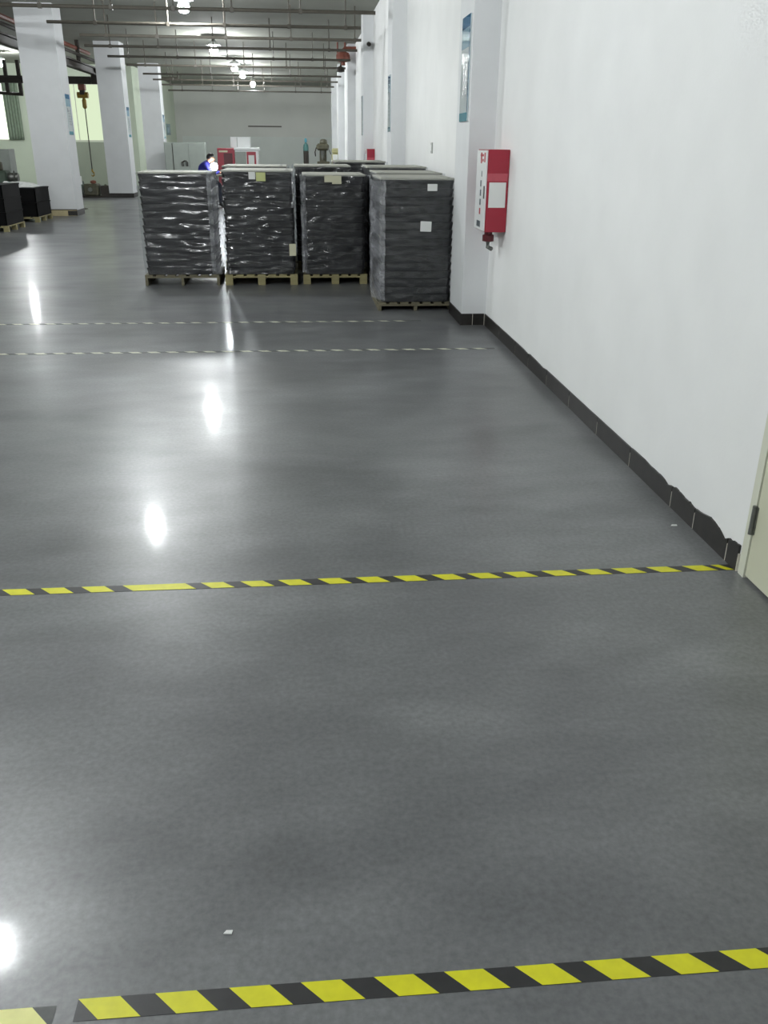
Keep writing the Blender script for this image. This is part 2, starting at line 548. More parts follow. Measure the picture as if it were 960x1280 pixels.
lamps = [(-2.42, 4.90, 'lamp'), (-2.44, 12.72, 'lamp'), (-2.12, 19.10, 'largest glowing pendant lamp at the top of the picture'), (-2.29, 27.33, 'second glowing pendant lamp over the aisle, above the wrapped stacks'),
         (-2.14, 33.49, 'third glowing pendant lamp down the aisle'), (-2.07, 36.9, 'fourth small pendant lamp just past the third'), (-1.95, 42.4, 'farthest small pendant lamp near the end wall'), (-2.4, -1.8, 'lamp')]
for x, y in ((-6.3, 1.5), (-6.3, 8.5), (-9.82, 18.5), (-9.82, 33.04)):  # first two are added out of view to brighten the lower right wall
    lamps.append((x, y, 'bay'))
lamp0 = make_lamp()
seen = {}
for i, (x, y, l) in enumerate(lamps):
    o = lamp0 if i == 0 else copy_tree(lamp0)
    o.location = (x, y, ZC - 0.37)
    if l == 'lamp':
        l = 'pendant lamp over the aisle %s, above the frame' % ('between the two near tapes', 'above the leftmost wrapped stack', 'behind the viewer')[(0, 1, 7).index(i)]
    elif l == 'bay':
        l = '%s pendant lamp of the row over the left bay' % ('nearest', 'second', 'third', 'farthest')[i - 8]
    o['label'] = l
    o['group'] = 'pendant lamps in the bay' if 'bay' in l else 'pendant lamps over the aisle'

# ------------------------------------------------------------------ sprinkler pipes under the ceiling
pipes = [(17.06, -5.9, 1.38), (19.2, -4.72, 1.27), (21.36, -4.6, 1.42), (23.6, -5.0, 1.47), (26.27, -5.0, 1.45), (29.0, -5.0, 1.45), (32.52, -5.1, 1.48), (35.3, -5.2, 1.48), (38.2, -5.6, 1.45), (42.2, -5.6, 1.48)]
ordn = ['nearest', 'second nearest', 'third', 'fourth', 'fifth', 'sixth', 'seventh', 'eighth', 'ninth', 'farthest']
rng = random.Random(4)
for i, (y, x0, x1) in enumerate(pipes):
    zp = 3.70
    p = thing('sprinkler_pipe', '%s of the thin pipes crossing under the ceiling' % ordn[i], 'pipe', (0, y, zp), 'pipes across the ceiling')
    MB().tube([(x0, 0, 0), (x1, 0, 0)], 0.030, 10).build('pipe_run', PIPE, p, smooth=False)
    x = x0 + 0.5 + rng.uniform(0, 0.5)
    while x < x1 - 0.05:
        h = MB()
        h.tube([(x, 0, 0.02), (x, 0, ZC - zp)], 0.013, 6)
        h.build('hanger', PIPE, p)
        MB().box(x - 0.03, x + 0.03, -0.038, 0.038, -0.038, 0.038).build('clamp', PIPE, p)
        x += rng.uniform(0.95, 1.5)
dp = thing('drop_pipe', 'bent pipe dropping from the ceiling beside the farthest column', 'pipe', (0, 0, 0))
MB().tube([(-5.0, 41.0, 4.1), (-5.85, 41.0, 4.1), (-5.90, 41.0, 4.05), (-5.90, 41.0, 3.45)], 0.045, 10).build('pipe_run', PIPE, dp)
MB().lathe([(0.03, 0), (0.09, 0.03), (0.09, 0.16), (0.03, 0.19)], (-5.90, 41.0, 3.30), 12).build('valve', DARKST, dp)
MB().tube([(-5.0, 41.0, 4.1), (-5.0, 41.0, ZC)], 0.03, 8).build('hanger', PIPE, dp)
# the red valve assembly by the fourth pillar
rv = thing('valve_pipe', 'red and brown valve pipe high on the fourth pillar', 'pipe', (0, 0, 0))
MB().tube([(1.78, 28.6, 4.18), (1.42, 28.6, 4.18), (1.36, 28.6, 4.14), (1.36, 28.6, 3.75)], 0.07, 10).build('pipe_run', RPIPE, rv)
MB().lathe([(0.05, 0), (0.17, 0.03), (0.20, 0.14), (0.17, 0.26), (0.05, 0.30)], (1.36, 28.6, 3.82), 12).build('valve_body', RPIPE, rv)
MB().tube([(1.16, 28.6, 3.97), (1.56, 28.6, 3.97)], [0.07, 0.07], 10).build('flange', RPIPE, rv)
MB().lathe([(0.03, 0), (0.12, 0.02), (0.12, 0.12), (0.04, 0.16)], (1.28, 28.6, 3.56), 12).build('gauge', DARKST, rv)
MB().tube([(1.28, 28.6, 3.70), (1.32, 28.6, 3.84)], 0.03, 8).build('stub', DARKST, rv)
MB().tube([(1.42, 28.6, 4.2), (1.42, 28.6, ZC)], 0.03, 8).build('hanger', RPIPE, rv)
MB().tube([(1.20, 28.6, 4.0), (1.20, 28.6, ZC)], 0.025, 8).build('hanger', RPIPE, rv)
# small camera on pillar three
scam = thing('security_camera', 'small dark camera high on the third pillar', 'camera', (1.63, 22.05, 3.70))
MB().box(-0.03, 0.03, -0.02, 0, -0.03, 0.03).build('bracket', DARKST, scam)
MB().tube([(0, -0.02, 0), (0, -0.20, -0.03)], 0.045, 10).build('housing', DARKST, scam)

# ------------------------------------------------------------------ floor tapes
def slant(x0, x1, y0, y1, z0, z1):
    """parallelogram: left at the far edge (y1), shifted right at the near edge (y0)"""
    s = (y1 - y0)
    return MB().prism([(x0 + s, y0, z0), (x1 + s, y0, z0), (x1, y1, z0), (x0, y1, z0)], (0, 0, z1 - z0))


def tape(name, label, y0, y1, xa, xb, stripes, mb_, my, rot=0.0):
    t = thing(name, label, 'floor tape', (0, 0, 0), 'hazard tapes across the floor', rot)
    MB().box(xa, xb, y0, y1, 0.0004, 0.0010).build('backing', mb_, t)
    for a, b in stripes:
        slant(a, b, y0 + 0.0004, y1 - 0.0004, 0.0010, 0.0014).build('yellow_stripe', my, t)
    return t


st = [(x, x + 0.083) for x in (-.495, -.342, -.193, -.046, .106, .254, .405, .554, .703, .855, 1.005, 1.155, 1.305, 1.455, 1.60)]
tape('floor_tape', 'nearest black and yellow hazard tape across the bottom of the picture', 1.215, 1.264, -0.495, 1.735, st, BLK, YEL)
tape('floor_tape', 'short pale worn tape end at the bottom left corner', 1.205, 1.253, -1.3, -0.535, [(-.76, -.583), (-.95, -.80), (-1.12, -1.0)], WORNB, WORNY)
s2 = [-1.66, -1.505, -1.351, -1.197, -1.051, -.897, None, -.437, -.282, -.134, .024, .176, .327, .483, .629, .777, .936, 1.085, 1.23, 1.378, 1.532]
st2 = [((x, x + 0.088) if x is not None else (-.739, -.498)) for x in s2] + [(1.655, 1.69)]
tape('floor_tape', 'second black and yellow hazard tape, ending at the wall by the door', 3.017, 3.066, -1.75, 1.738, st2, BLK, YEL)
st3 = [(-4.2 + k * 0.152, -4.2 + k * 0.152 + 0.08) for k in range(38)]
tape('floor_tape', 'third faded hazard tape in front of the wrapped stacks', 7.187, 7.234, -4.25, 1.62, st3, WORNB, WORNW)
st4 = [(-4.6 + k * 0.152, -4.6 + k * 0.152 + 0.08) for k in range(37)]
tape('floor_tape', 'farthest faded hazard tape, just before the pallets', 8.47, 8.515, -4.65, 1.15, st4, WORNB, WORNW, math.radians(-0.0))
# scraps on the floor
for nm, x, y, s, l in (('floor_scrap', 1.665, 3.47, 0.016, 'tiny white scrap on the floor by the dark tiles'), ('floor_scrap', -0.205, 1.40, 0.010, 'tiny white chip on the floor before the nearest tape')):
    m = MB().prism([(x - s, y - s * .3, 0.0005), (x + s * .8, y - s * .5, 0.0005), (x + s, y + s * .4, 0.0005), (x - s * .4, y + s * .5, 0.0005)], (0, 0, 0.003))
    tag(m.build(nm, PAPER), l, 'scrap', 'scraps on the floor')


# ------------------------------------------------------------------ pallets and wrapped stacks of trays
def make_pallet(w, d, h, m, kind):
    p = thing('pallet', 'x', 'pallet')
    tb = 0.018
    # deck boards run front to back, their ends show
    n = 7
    bw = w / n * 0.74
    me = MB().box(-bw / 2, bw / 2, 0, d, 0, tb).mesh('deck_board', m)
    for k in range(n):
        link('deck_board', me, p, (-w / 2 + bw / 2 + k * (w - bw) / (n - 1), 0, h - tb))
    me = MB().box(-w / 2, w / 2, 0, 0.09, 0, tb).mesh('cross_board', m)
    for y in (0.0, d / 2 - 0.045, d - 0.09):
        link('cross_board', me, p, (0, y, h - 2 * tb - 0.0005))
    if kind == 'block':
        me = MB().box(-0.045, 0.045, 0, 0.09, 0, h - 2 * tb - 0.001).mesh('block', m)
        for x in (-w / 2 + 0.045, 0, w / 2 - 0.045):
            for y in (0.0, d / 2 - 0.045, d - 0.09):
                link('block', me, p, (x, y, 0.0))
    else:
        me = MB().box(-0.016, 0.016, 0, d, 0, h - 2 * tb - 0.001).mesh('stringer', m)
        for x in (-w / 2 + 0.016, 0.0, w / 2 - 0.016):
            link('stringer', me, p, (x, 0, 0))
    return p


def tray_mesh(w, d, h, m):
    """shallow tray: tapering wall, protruding rim at the top"""
    b = MB()
    lv = [(0.012, 0.0), (0.004, h * 0.70), (0.0, h * 0.70), (0.0, h * 0.96), (0.006, h * 0.96)]
    n = 0
    for ins, z in lv:
        c = 0.03
        x0, x1, y0, y1 = -w / 2 + ins, w / 2 - ins, ins, d - ins
        for (x, y) in ((x0 + c, y0), (x1 - c, y0), (x1, y0 + c), (x1, y1 - c), (x1 - c, y1), (x0 + c, y1), (x0, y1 - c), (x0, y0 + c)):
            b.v.append((x, y, z))
    for k in range(len(lv) - 1):
        for i in range(8):
            j = (i + 1) % 8
            b.f.append((k * 8 + i, k * 8 + j, k * 8 + 8 + j, k * 8 + 8 + i))
    b.f.append(tuple(range(8))[::-1])
    b.f.append(tuple(range(len(lv) * 8 - 8, len(lv) * 8)))
    return b.mesh('tray', m)


def film_mesh(w, d, z0, z1, seed, xf=3.6, amp=0.0115, off=0.003, rows=130, res=0.03, bulge=None, m=None):
    """Stretch film around the load: pulled over the corners, puckered in long horizontal wrinkles."""
    c = 0.035
    hw = w / 2 + off
    y0, y1 = -off, d + off
    segs = []

    def run(ax, ay, bx, by, nx, ny):
        L = math.hypot(bx - ax, by - ay)
        n = max(2, int(L / res))
        for k in range(n):
            t = k / n
            segs.append((ax + (bx - ax) * t, ay + (by - ay) * t, nx, ny))
    run(-hw + c, y0, hw - c, y0, 0, -1)
    run(hw - c, y0, hw, y0 + c, .7, -.7)
    run(hw, y0 + c, hw, y1 - c, 1, 0)
    run(hw, y1 - c, hw - c, y1, .7, .7)
    run(hw - c, y1, -hw + c, y1, 0, 1)
    run(-hw + c, y1, -hw, y1 - c, -.7, .7)
    run(-hw, y1 - c, -hw, y0 + c, -1, 0)
    run(-hw, y0 + c, -hw + c, y0, -.7, -.7)
    n = len(segs)
    b = MB()
    for j in range(rows + 1):
        z = z0 + (z1 - z0) * j / rows
        for i, (x, y, nx, ny) in enumerate(segs):
            q = Vector((x * xf + seed * 7.1, y * xf, z * 19))
            q2 = Vector((x * 10 + seed * 3.3, y * 10, z * 36))
            g = 0.55 + 1.1 * max(0.0, 0.35 + noise.noise(Vector((x * 2.4 + seed, y * 2.4, z * 3.5))))
            a = g * (noise.noise(q) + 0.28 * noise.noise(q2))
            k = max(0.0, amp * (1.0 + a))
            b.v.append((x + nx * k, y + ny * k, z + 0.004 * noise.noise(q2 * 0.5)))
    for j in range(rows):
        for i in range(n):
            i2 = (i + 1) % n
            b.f.append((j * n + i, j * n + i2, (j + 1) * n + i2, (j + 1) * n + i))
    # film folded in over the top edge
    base = rows * n
    s = len(b.v)
    for i, (x, y, nx, ny) in enumerate(segs):
        g = 0.10 + 0.05 * noise.noise(Vector((x * 5, y * 5, seed)))
        b.v.append((x - nx * g, y - ny * g, z1 + 0.012 + 0.006 * noise.noise(Vector((x * 11, y * 11, seed + 2)))))
    for i in range(n):
        i2 = (i + 1) % n
        b.f.append((base + i, base + i2, s + i2, s + i))
    return b.mesh('film', m or FILM, smooth=True)


def flap_mesh(pts, z0, z1, seed, m):
    """loose hanging film: a sheet through plan points, waving with height"""
    b = MB()
    P2 = []
    for (a, c) in zip(pts, pts[1:]):
        for k in range(6):
            t = k / 6
            P2.append((a[0] + (c[0] - a[0]) * t, a[1] + (c[1] - a[1]) * t))
    P2.append(pts[-1])
    rows = 60
    n = len(P2)
    for j in range(rows + 1):
        z = z0 + (z1 - z0) * j / rows
        for i, (x, y) in enumerate(P2):
            a = 0.010 * noise.noise(Vector((x * 18, seed, z * 7))) + 0.005 * noise.noise(Vector((x * 40, seed + 5, z * 22)))
            b.v.append((x + a, y - abs(a) * 0.6 + 0.008 * noise.noise(Vector((x * 20, seed + 9, z * 12))), z))
    for j in range(rows):
        for i in range(n - 1):
            b.f.append((j * n + i, j * n + i + 1, (j + 1) * n + i + 1, (j + 1) * n + i))
    return b.mesh('film_flap', m, smooth=True)


def make_stack(w, d, z0, z1, layers, seed, tm, sheet=0.02, xf=3.6):
    t = thing('wrapped_tray_stack', 'x', 'wrapped stack')
    h = (z1 - z0 - sheet) / layers
    me = tray_mesh(w - 0.03, d - 0.03, h, tm)
    rnd = random.Random(seed)
    for k in range(layers):
        link('tray', me, t, (rnd.uniform(-.004, .004), 0.015 + rnd.uniform(-.004, .004), z0 + k * h + 0.0005))
    MB().box(-w / 2 + 0.008, w / 2 - 0.008, 0.008, d - 0.008, z1 - sheet, z1 - 0.001).build('cover_board', SHEET, t, bevel=0.003)
    link('film', film_mesh(w, d, z0 + 0.01, z1 - sheet * 0.5, seed, xf, 0.0115 if xf < 4 else 0.0140), t)
    return t


def put_label(t, x0, x1, z0, z1, m, y=-0.036, name='paper_label', tilt=0.0):
    o = MB().box(-(x1 - x0) / 2, (x1 - x0) / 2, -0.001, 0.001, -(z1 - z0) / 2, (z1 - z0) / 2).build(name, m, t)
    o.location = ((x0 + x1) / 2, y, (z0 + z1) / 2)
    o.rotation_euler = (math.radians(-1), tilt, 0)
    return o


# front row: A, B, C; D stands nearer, beside the pillar
defs = [
    # name, x0, x1, front y, depth, pallet height, top, layers, wood, kind, tray
    ('A', -1.905, -1.015, 10.90, 0.80, 0.125, 1.288, 14, WOODD, 'string', TRAY),
    ('B', -0.945, -0.065, 10.90, 1.10, 0.125, 1.312, 15, WOOD, 'block', TRAY),
    ('C', 0.005, 0.795, 10.95, 1.10, 0.115, 1.268, 13, WOOD, 'block', TRAY),
    ('D', 0.775, 1.560, 9.06, 1.08, 0.085, 1.298, 15, WOODD, 'string', TRAY2),
]
stack_lab = {
    'A': 'film-wrapped stack of black trays at the left end of the front row',
    'B': 'film-wrapped stack of black trays in the front row, with a greenish label',
    'C': 'film-wrapped stack of black trays with a beige tag hanging from its cover board',
    'D': 'nearest film-wrapped stack of dark grey trays, with two white labels, beside the pillar'}
pal_lab = {
    'A': 'weathered wooden pallet under the leftmost front stack',
    'B': 'pale wooden pallet under the stack with the greenish label',
    'C': 'pale wooden pallet under the stack with the hanging beige tag',
    'D': 'low wooden pallet under the nearest stack beside the pillar'}
S = {}
PAL = {}
for i, (n, x0, x1, y, d, hp, top, lay, wm, kd, tm) in enumerate(defs):
    w = x1 - x0
    p = make_pallet(w, d, hp, wm, kd)
    p.location = ((x0 + x1) / 2, y, 0)
    tag(p, pal_lab[n], None, 'pallets under the wrapped stacks')
    t = make_stack(w - 0.02, d, hp + 0.002, top, lay, 11 + i * 5, tm, 0.02, (3.8, 7.0, 10.0, 11.0)[i])
    t.location = ((x0 + x1) / 2, y, 0)
    tag(t, stack_lab[n], None, 'wrapped stacks of dark trays')
    S[n], PAL[n] = t, p
cxB, cxC, cxD, cxA = -0.505, 0.40, 1.1675, -1.46
put_label(S['B'], -0.515 - cxB, -0.405 - cxB, 1.195, 1.29, PAPERG)
put_label(S['B'], -0.60 - cxB, -0.525 - cxB, 1.215, 1.295, PAPER, y=-0.034)
put_label(S['B'], -0.155 - cxB, -0.075 - cxB, 0.35, 0.49, PAPERB)
put_label(S['C'], 0.285 - cxC, 0.385 - cxC, 1.185, 1.262, PAPERB)
put_label(S['C'], 0.375 - cxC, 0.485 - cxC, 1.165, 1.258, PAPERB, y=-0.039)
put_label(S['D'], 1.256 - cxD, 1.354 - cxD, 1.180, 1.245, PAPER)
put_label(S['D'], 1.193 - cxD, 1.305 - cxD, 0.795, 0.893, PAPER, tilt=0.03)
# loose film: between A and B, at the left flank of D, at the left edge of C
link('film_flap', flap_mesh([(0.37, -0.02), (0.415, -0.045), (0.445, -0.03), (0.475, -0.05), (0.50, -0.02)], 0.14, 1.31, 3, FILM2), S['A'])
link('film_flap', flap_mesh([(-0.33, -0.03), (-0.385, -0.03), (-0.415, 0.06), (-0.455, 0.18), (-0.43, 0.34), (-0.44, 0.55), (-0.42, 0.85)], 0.12, 1.27, 8, FILM2), S['D'])
link('film_flap', flap_mesh([(-0.34, -0.022), (-0.375, -0.034), (-0.40, -0.02), (-0.405, 0.04)], 0.15, 1.27, 15, FILM2), S['C'])
link('film_flap', flap_mesh([(0.40, -0.025), (0.425, -0.035), (0.445, 0.0), (0.44, 0.1)], 0.9, 1.335, 21, FILM2), S['B'])

# rows behind: copies of the four, each with its pallet
rear = [('D', 1.235, 10.36, 1.310, 'film-wrapped tray stack right behind the nearest one, along the wall'),
        ('C', 1.230, 11.66, 1.345, 'third film-wrapped tray stack along the wall, behind the nearest one'),
        ('D', 0.880, 13.52, 1.375, 'fourth film-wrapped tray stack along the wall, its top just showing'),
        ('C', 0.295, 12.28, 1.340, 'film-wrapped tray stack directly behind the one with the beige tag'),
        ('B', -0.60, 12.26, 1.330, 'film-wrapped tray stack directly behind the one with the greenish label')]
for n, x, y, dz, lab in rear:
    p = copy_tree(PAL[n])
    p.location = (x, y, 0)
    p['label'] = 'pallet under the ' + lab.replace('directly ', '').split(',')[0]
    t = copy_tree(S[n])
    t.location = (x, y, 0)
    t['label'] = lab
    # taller or lower loads: the tray pile is scaled with its wrap
    z = {'A': 1.30, 'B': 1.312, 'C': 1.268, 'D': 1.298}[n]
    for ch in list(t.children):
        if ch.name.startswith(('film_flap', 'paper_label')):
            bpy.data.objects.remove(ch)
    hp = {'A': .127, 'B': .127, 'C': .117, 'D': .087}[n]
    k = (dz - hp) / (z - hp)
    t.scale = (1, 1, k)
    t.location = (x, y, hp * (1 - k) + 0.0)


# ------------------------------------------------------------------ hose cabinets
def make_hose_cabinet():
    """mounted on the wall, door facing the aisle, red flank towards the viewer"""
    c = thing('hose_cabinet', 'x', 'fire cabinet')
    D, L, H = 0.195, 0.44, 0.655       # out from the wall, along the wall, high
    b = MB()
    b.box(-D + 0.012, -0.002, 0, L, 0, H)
    b.build('body', RED, c, bevel=0.004)
    dd = MB().box(-D, -D + 0.011, 0.008, L - 0.008, 0.008, H - 0.008).build('door', PLASTW, c, bevel=0.002)
    # marks down the door: a red emblem above, faint dark strokes below
    for k, (y, z, w, h, m) in enumerate(((0.06, 0.555, .05, .075, REDINK), (0.20, 0.545, .06, .085, REDINK), (0.135, 0.56, .05, .02, REDINK), (0.135, 0.60, .14, .018, REDINK), (0.17, 0.44, .03, .045, INK),
                                          (0.18, 0.36, .05, .05, INK), (0.18, 0.285, .05, .05, INK), (0.18, 0.21, .05, .05, INK), (0.18, 0.135, .05, .05, REDINK), (0.16, 0.03, .16, .05, INK))):
        MB().box(-D - 0.001, -D - 0.0002, y, y + w, z, z + h).build('mark', m, dd)
    MB().tube([(-D - 0.006, 0.035, 0.27), (-D - 0.006, 0.035, 0.37)], 0.006, 8).build('handle', STEEL, dd)
    MB().box(-0.165, -0.022, -0.004, -0.0005, 0.20, 0.40).build('paper_notice', PAPER, c)
    MB().box(-0.185, -0.012, -0.002, -0.0002, 0.41, 0.47).build('faded_band', mat('faded_red', (190, 84, 96), 0.45, 0.1, 12), c) if 'faded_red' not in MATS else None
    MB().lathe([(0.03, -0.085), (0.05, -0.08), (0.05, -0.03), (0.035, -0.025), (0.035, -0.0005)], (-0.13, 0.10, 0), 14).build('outlet_valve', DRED, c)
    MB().tube([(-0.13, 0.10, -0.085), (-0.13, 0.10, -0.13), (-0.09, 0.12, -0.15)], 0.018, 8).build('outlet_pipe', STEEL, c)
    return c


hc = make_hose_cabinet()
hc.location = (XW, 7.60, 0.915)
tag(hc, 'large red and white hose cabinet with a paper notice on its red flank', None, 'hose cabinets on the right wall')
hc2 = copy_tree(hc)
hc2.location = (XW, 21.55, 0.85)
hc2['label'] = 'small distant red hose cabinet by the third pillar'


# ------------------------------------------------------------------ signboards on pillars and columns
def make_sign(h):
    s = thing('signboard', 'x', 'sign')
    L = 0.40
    MB().box(-0.012, -0.0005, 0, L, 0, h).build('board', POSTW, s, bevel=0.001)
    x0, x1 = -0.0130, -0.0122
    MB().box(x0, x1, 0.0, L, h * 0.885, h).build('blue_header', BLUE, s)
    MB().box(x0, x1, 0.03, L, h * 0.70, h * 0.882).build('pale_blue_panel', LBLUE, s)
    MB().box(x0, x1, 0.0, L, 0, h * 0.085).build('teal_footer', TEAL, s)
    MB().box(x0, x1, 0.0, 0.028, h * 0.088, h * 0.882).build('edge_line', BLUE, s)
    for y in (0.10, 0.22):
        for k in range(6):
            z = h * (0.24 + 0.066 * k)
            MB().box(x0, x1, y, y + 0.05, z, z + h * 0.045).build('text_stroke', INK, s)
    MB().box(x0, x1, 0.26, 0.34, h * 0.56, h * 0.66).build('text_stroke', INK, s)
    return s


sg = make_sign(0.845)
sg.location = (XP, 8.345, 1.80)
tag(sg, 'tall narrow blue and white sign on the nearest wall pillar', None, 'tall signs on pillars and columns')
for (x, y, z, rz, l) in ((XP, 15.45, 1.80, 0, 'thin blue and white sign seen edge-on on the second wall pillar'),
                         (XP, 22.15, 1.80, 0, 'thin blue and white sign seen edge-on on the third wall pillar'),
                         (CX1, 22.45, 1.75, math.pi, 'narrow blue sign on the side of the nearest free-standing column'),
                         (CX1, 29.98, 1.75, math.pi, 'narrow blue sign on the side of the second free-standing column'),
                         (CX1, 37.58, 1.75, math.pi, 'narrow blue sign on the side of the farthest free-standing column')):
    o = copy_tree(sg)
    o.location = (x, y, z)
    o.rotation_euler = (0, 0, rz)
    o['label'] = l
ws = thing('light_switch', 'small pale switch plate on the right wall above the wrapped stacks', 'switch', (XW, 12.2, 1.50))
MB().box(-0.012, -0.0005, -0.06, 0.06, 0, 0.13).build('plate', mat('grey_plastic', (178, 180, 178), .5, .03, 5), ws, bevel=0.002)
MB().box(-0.018, -0.0125, -0.03, 0.03, 0.03, 0.10).build('rocker', PLASTW, ws)
np_ = thing('wall_notice', 'small teal notice on the pale green return wall', 'sign', (-6.4, 46.4, 1.95))
MB().box(0.0005, 0.01, 0, 1.4, 0, 0.5).build('board', TEAL, np_)
MB().box(0.0105, 0.012, 0.3, 1.1, 0.1, 0.36).build('print_panel', LBLUE, np_)

# ------------------------------------------------------------------ crane rails and hoist over the left bay
RX, RYE = -6.42, 31.2
cr = thing('crane_runway', 'dark steel crane runway hung over the left bay', 'crane rail', (RX, 0, 0))
b = MB()
b.box(-0.09, 0.09, 13.0, RYE, 3.56, 3.60).box(-0.02, 0.02, 13.0, RYE, 3.601, 3.74).box(-0.09, 0.09, 13.0, RYE, 3.741, 3.78)
b.build('lower_beam', DARKST, cr)
MB().tube([(0.12, 13.0, 3.93), (0.12, RYE - 0.3, 3.93)], 0.045, 8).build('conductor_pipe', DARKST, cr)
MB().tube([(-0.05, 13.0, 4.14), (-0.05, RYE - 0.2, 4.14)], 0.06, 8).build('upper_beam', RPIPE, cr)
for k, y in enumerate((14.5, 17.4, 20.4, 23.9, 25.4, 27.4, 29.3)):
    MB().box(-0.05, 0.05, y - 0.06, y + 0.06, 3.781, ZC).build('hanger_post', RPIPE if k % 2 else DARKST, cr)
MB().box(-0.10, 0.10, RYE - 0.02, RYE + 0.14, 3.30, 3.79).build('end_plate', DARKST, cr)
cb = thing('crane_bridge', 'dark horizontal bridge beam crossing the left bay', 'crane beam', (0, RYE + 0.06, 0))
b = MB()
b.box(-13.5, RX - 0.12, -0.09, 0.09, 3.30, 3.34).box(-13.5, RX - 0.12, -0.03, 0.03, 3.341, 3.47).box(-13.5, RX - 0.12, -0.09, 0.09, 3.471, 3.51)
b.build('beam', DARKST, cb)
for x in (-9.15, -8.75):
    MB().box(x - 0.05, x + 0.05, -0.05, 0.05, 3.511, 3.95).build('post', DARKST, cb)
    MB().box(x - 0.05, x + 0.05, -0.06, 0.06, 3.02, 3.299).build('drop_bracket', DARKST, cb)
MB().tube([(-9.9, 0, 3.05), (-9.15, 0, 3.0), (-8.7, 0, 2.98)], 0.05, 8).build('festoon_cable', DARKST, cb)
ho = thing('chain_hoist', 'yellow chain hoist hanging from the dark bridge beam', 'hoist', (-6.85, RYE + 0.06, 0))
MB().box(-0.10, 0.10, -0.12, 0.12, 3.12, 3.29).build('trolley', RPIPE, ho, bevel=0.01)
MB().tube([(-0.17, 0, 2.98), (0.17, 0, 2.98)], 0.09, 14).build('motor', HOISTY, ho)
MB().box(-0.07, 0.07, -0.10, 0.10, 2.99, 3.119).build('frame', DARKST, ho)
MB().lathe([(0.03, 0), (0.07, 0.05), (0.07, 0.25), (0.03, 0.32)], (0.02, 0, 2.58), 12).build('chain_bag', HOISTY, ho)
MB().tube([(0.02, 0, 2.59), (0.02, 0, 0.78)], 0.016, 6).build('chain', DARKST, ho)
MB().tube([(0.02, 0, 0.78), (0.02, 0, 0.72), (0.07, 0, 0.66), (0.07, 0, 0.60), (0.02, 0, 0.56), (-0.03, 0, 0.60)], [0.03, 0.03, 0.028, 0.026, 0.022, 0.012], 8).build('hook', HOISTY, ho)


# ------------------------------------------------------------------ left bay: crates, machines
def crate_stack(x0, x1, y0, d, levels, h, label, plabel):
    w = x1 - x0
    p = make_pallet(w, d, 0.11, WOOD, 'block')
    p.location = ((x0 + x1) / 2, y0, 0)
    tag(p, plabel, None, 'pallets in the left bay')
    me = MB()
    t = 0.02
    me.box(-w / 2 + .01, w / 2 - .01, .01, d - .01, 0, t)
    hh = h - 0.004
    me.box(-w / 2 + .01, -w / 2 + .01 + t, .01, d - .01, t, hh).box(w / 2 - .01 - t, w / 2 - .01, .01, d - .01, t, hh)
    me.box(-w / 2 + .01, w / 2 - .01, .01, .01 + t, t, hh).box(-w / 2 + .01, w / 2 - .01, d - .01 - t, d - .01, t, hh)
    me.box(-w / 2, w / 2, 0, d, hh - 0.03, hh)
    m = me.mesh('crate', BLACKM)
    for k in range(levels):
        c = bpy.data.objects.new('crate', m)
        COL.objects.link(c)
        c.location = ((x0 + x1) / 2, y0, 0.112 + k * h)
        pos = ['bottom', 'second', 'third', 'top'][k] if k < levels - 1 else 'topmost'
        tag(c, '%s black crate of the %s' % (pos, label), 'crate', 'black crates in the left bay')


crate_stack(-6.80, -5.60, 17.86, 1.1, 3, 0.245, 'nearer crate pile at the left edge', 'pallet under the nearer crate pile at the left edge')
crate_stack(-6.75, -5.62, 20.06, 1.1, 2, 0.29, 'crate pile in front of the nearest column', 'pale pallet under the crate pile before the nearest column')
# crumpled white film on the crate pile
cf = MB()
N = 14
for j in range(N + 1):
    for i in range(N + 1):
        x = -0.42 + 0.84 * i / N
        y = 0.8 * j / N
        e = min(1, 4 * min(i, N - i) / N) * min(1, 4 * min(j, N - j) / N)
        cf.v.append((x, y, 0.012 + e * (0.06 + 0.09 * abs(noise.noise(Vector((x * 6, y * 6, 1.5)))))))
for j in range(N):
    for i in range(N):
        a = j * (N + 1) + i
        cf.f.append((a, a + 1, a + N + 2, a + N + 1))
n0 = len(cf.v)
cf.v += [(-0.42, 0, 0.001), (0.42, 0, 0.001), (0.42, 0.8, 0.001), (-0.42, 0.8, 0.001)]
cf.f.append((n0 + 3, n0 + 2, n0 + 1, n0))
o = cf.build('crumpled_film', PAPER, None)
o.location = (-6.12, 20.2, 0.69)
tag(o, 'crumpled white film lying on the black crate pile', 'film')
# green lathe-like machine behind, grey cabinet
gm = thing('green_machine', 'dark green machine behind the crate pile at the left edge', 'machine', (-7.15, 22.9, 0))
MB().box(-0.45, 0.45, 0, 0.5, 0, 0.62).build('base', GREENM, gm, bevel=0.02)
MB().box(-0.40, 0.10, 0.05, 0.45, 0.621, 0.95).build('headstock', GREENM, gm, bevel=0.04)
MB().tube([(0.10, 0.25, 0.80), (0.32, 0.25, 0.80)], 0.10, 14).build('chuck', STEEL, gm)
MB().lathe([(0.12, 0), (0.14, 0.02), (0.13, 0.18), (0.05, 0.22)], (-0.15, 0.25, 0.951), 14).build('motor', OLIVE, gm)
MB().tube([(0.25, 0.1, 0.62), (0.30, 0.02, 0.95)], 0.02, 8).build('lever', STEEL, gm)
gc = thing('machine_cabinet', 'pale grey control cabinet at the left edge below the bright window', 'cabinet', (-7.85, 24.4, 0))
MB().box(-0.5, 0.5, 0, 0.5, 0.06, 1.42).build('body', GREYM, gc, bevel=0.01)
gcd = MB().box(-0.46, 0.46, -0.015, -0.001, 0.12, 1.37).build('door', GREYM, gc, bevel=0.004)
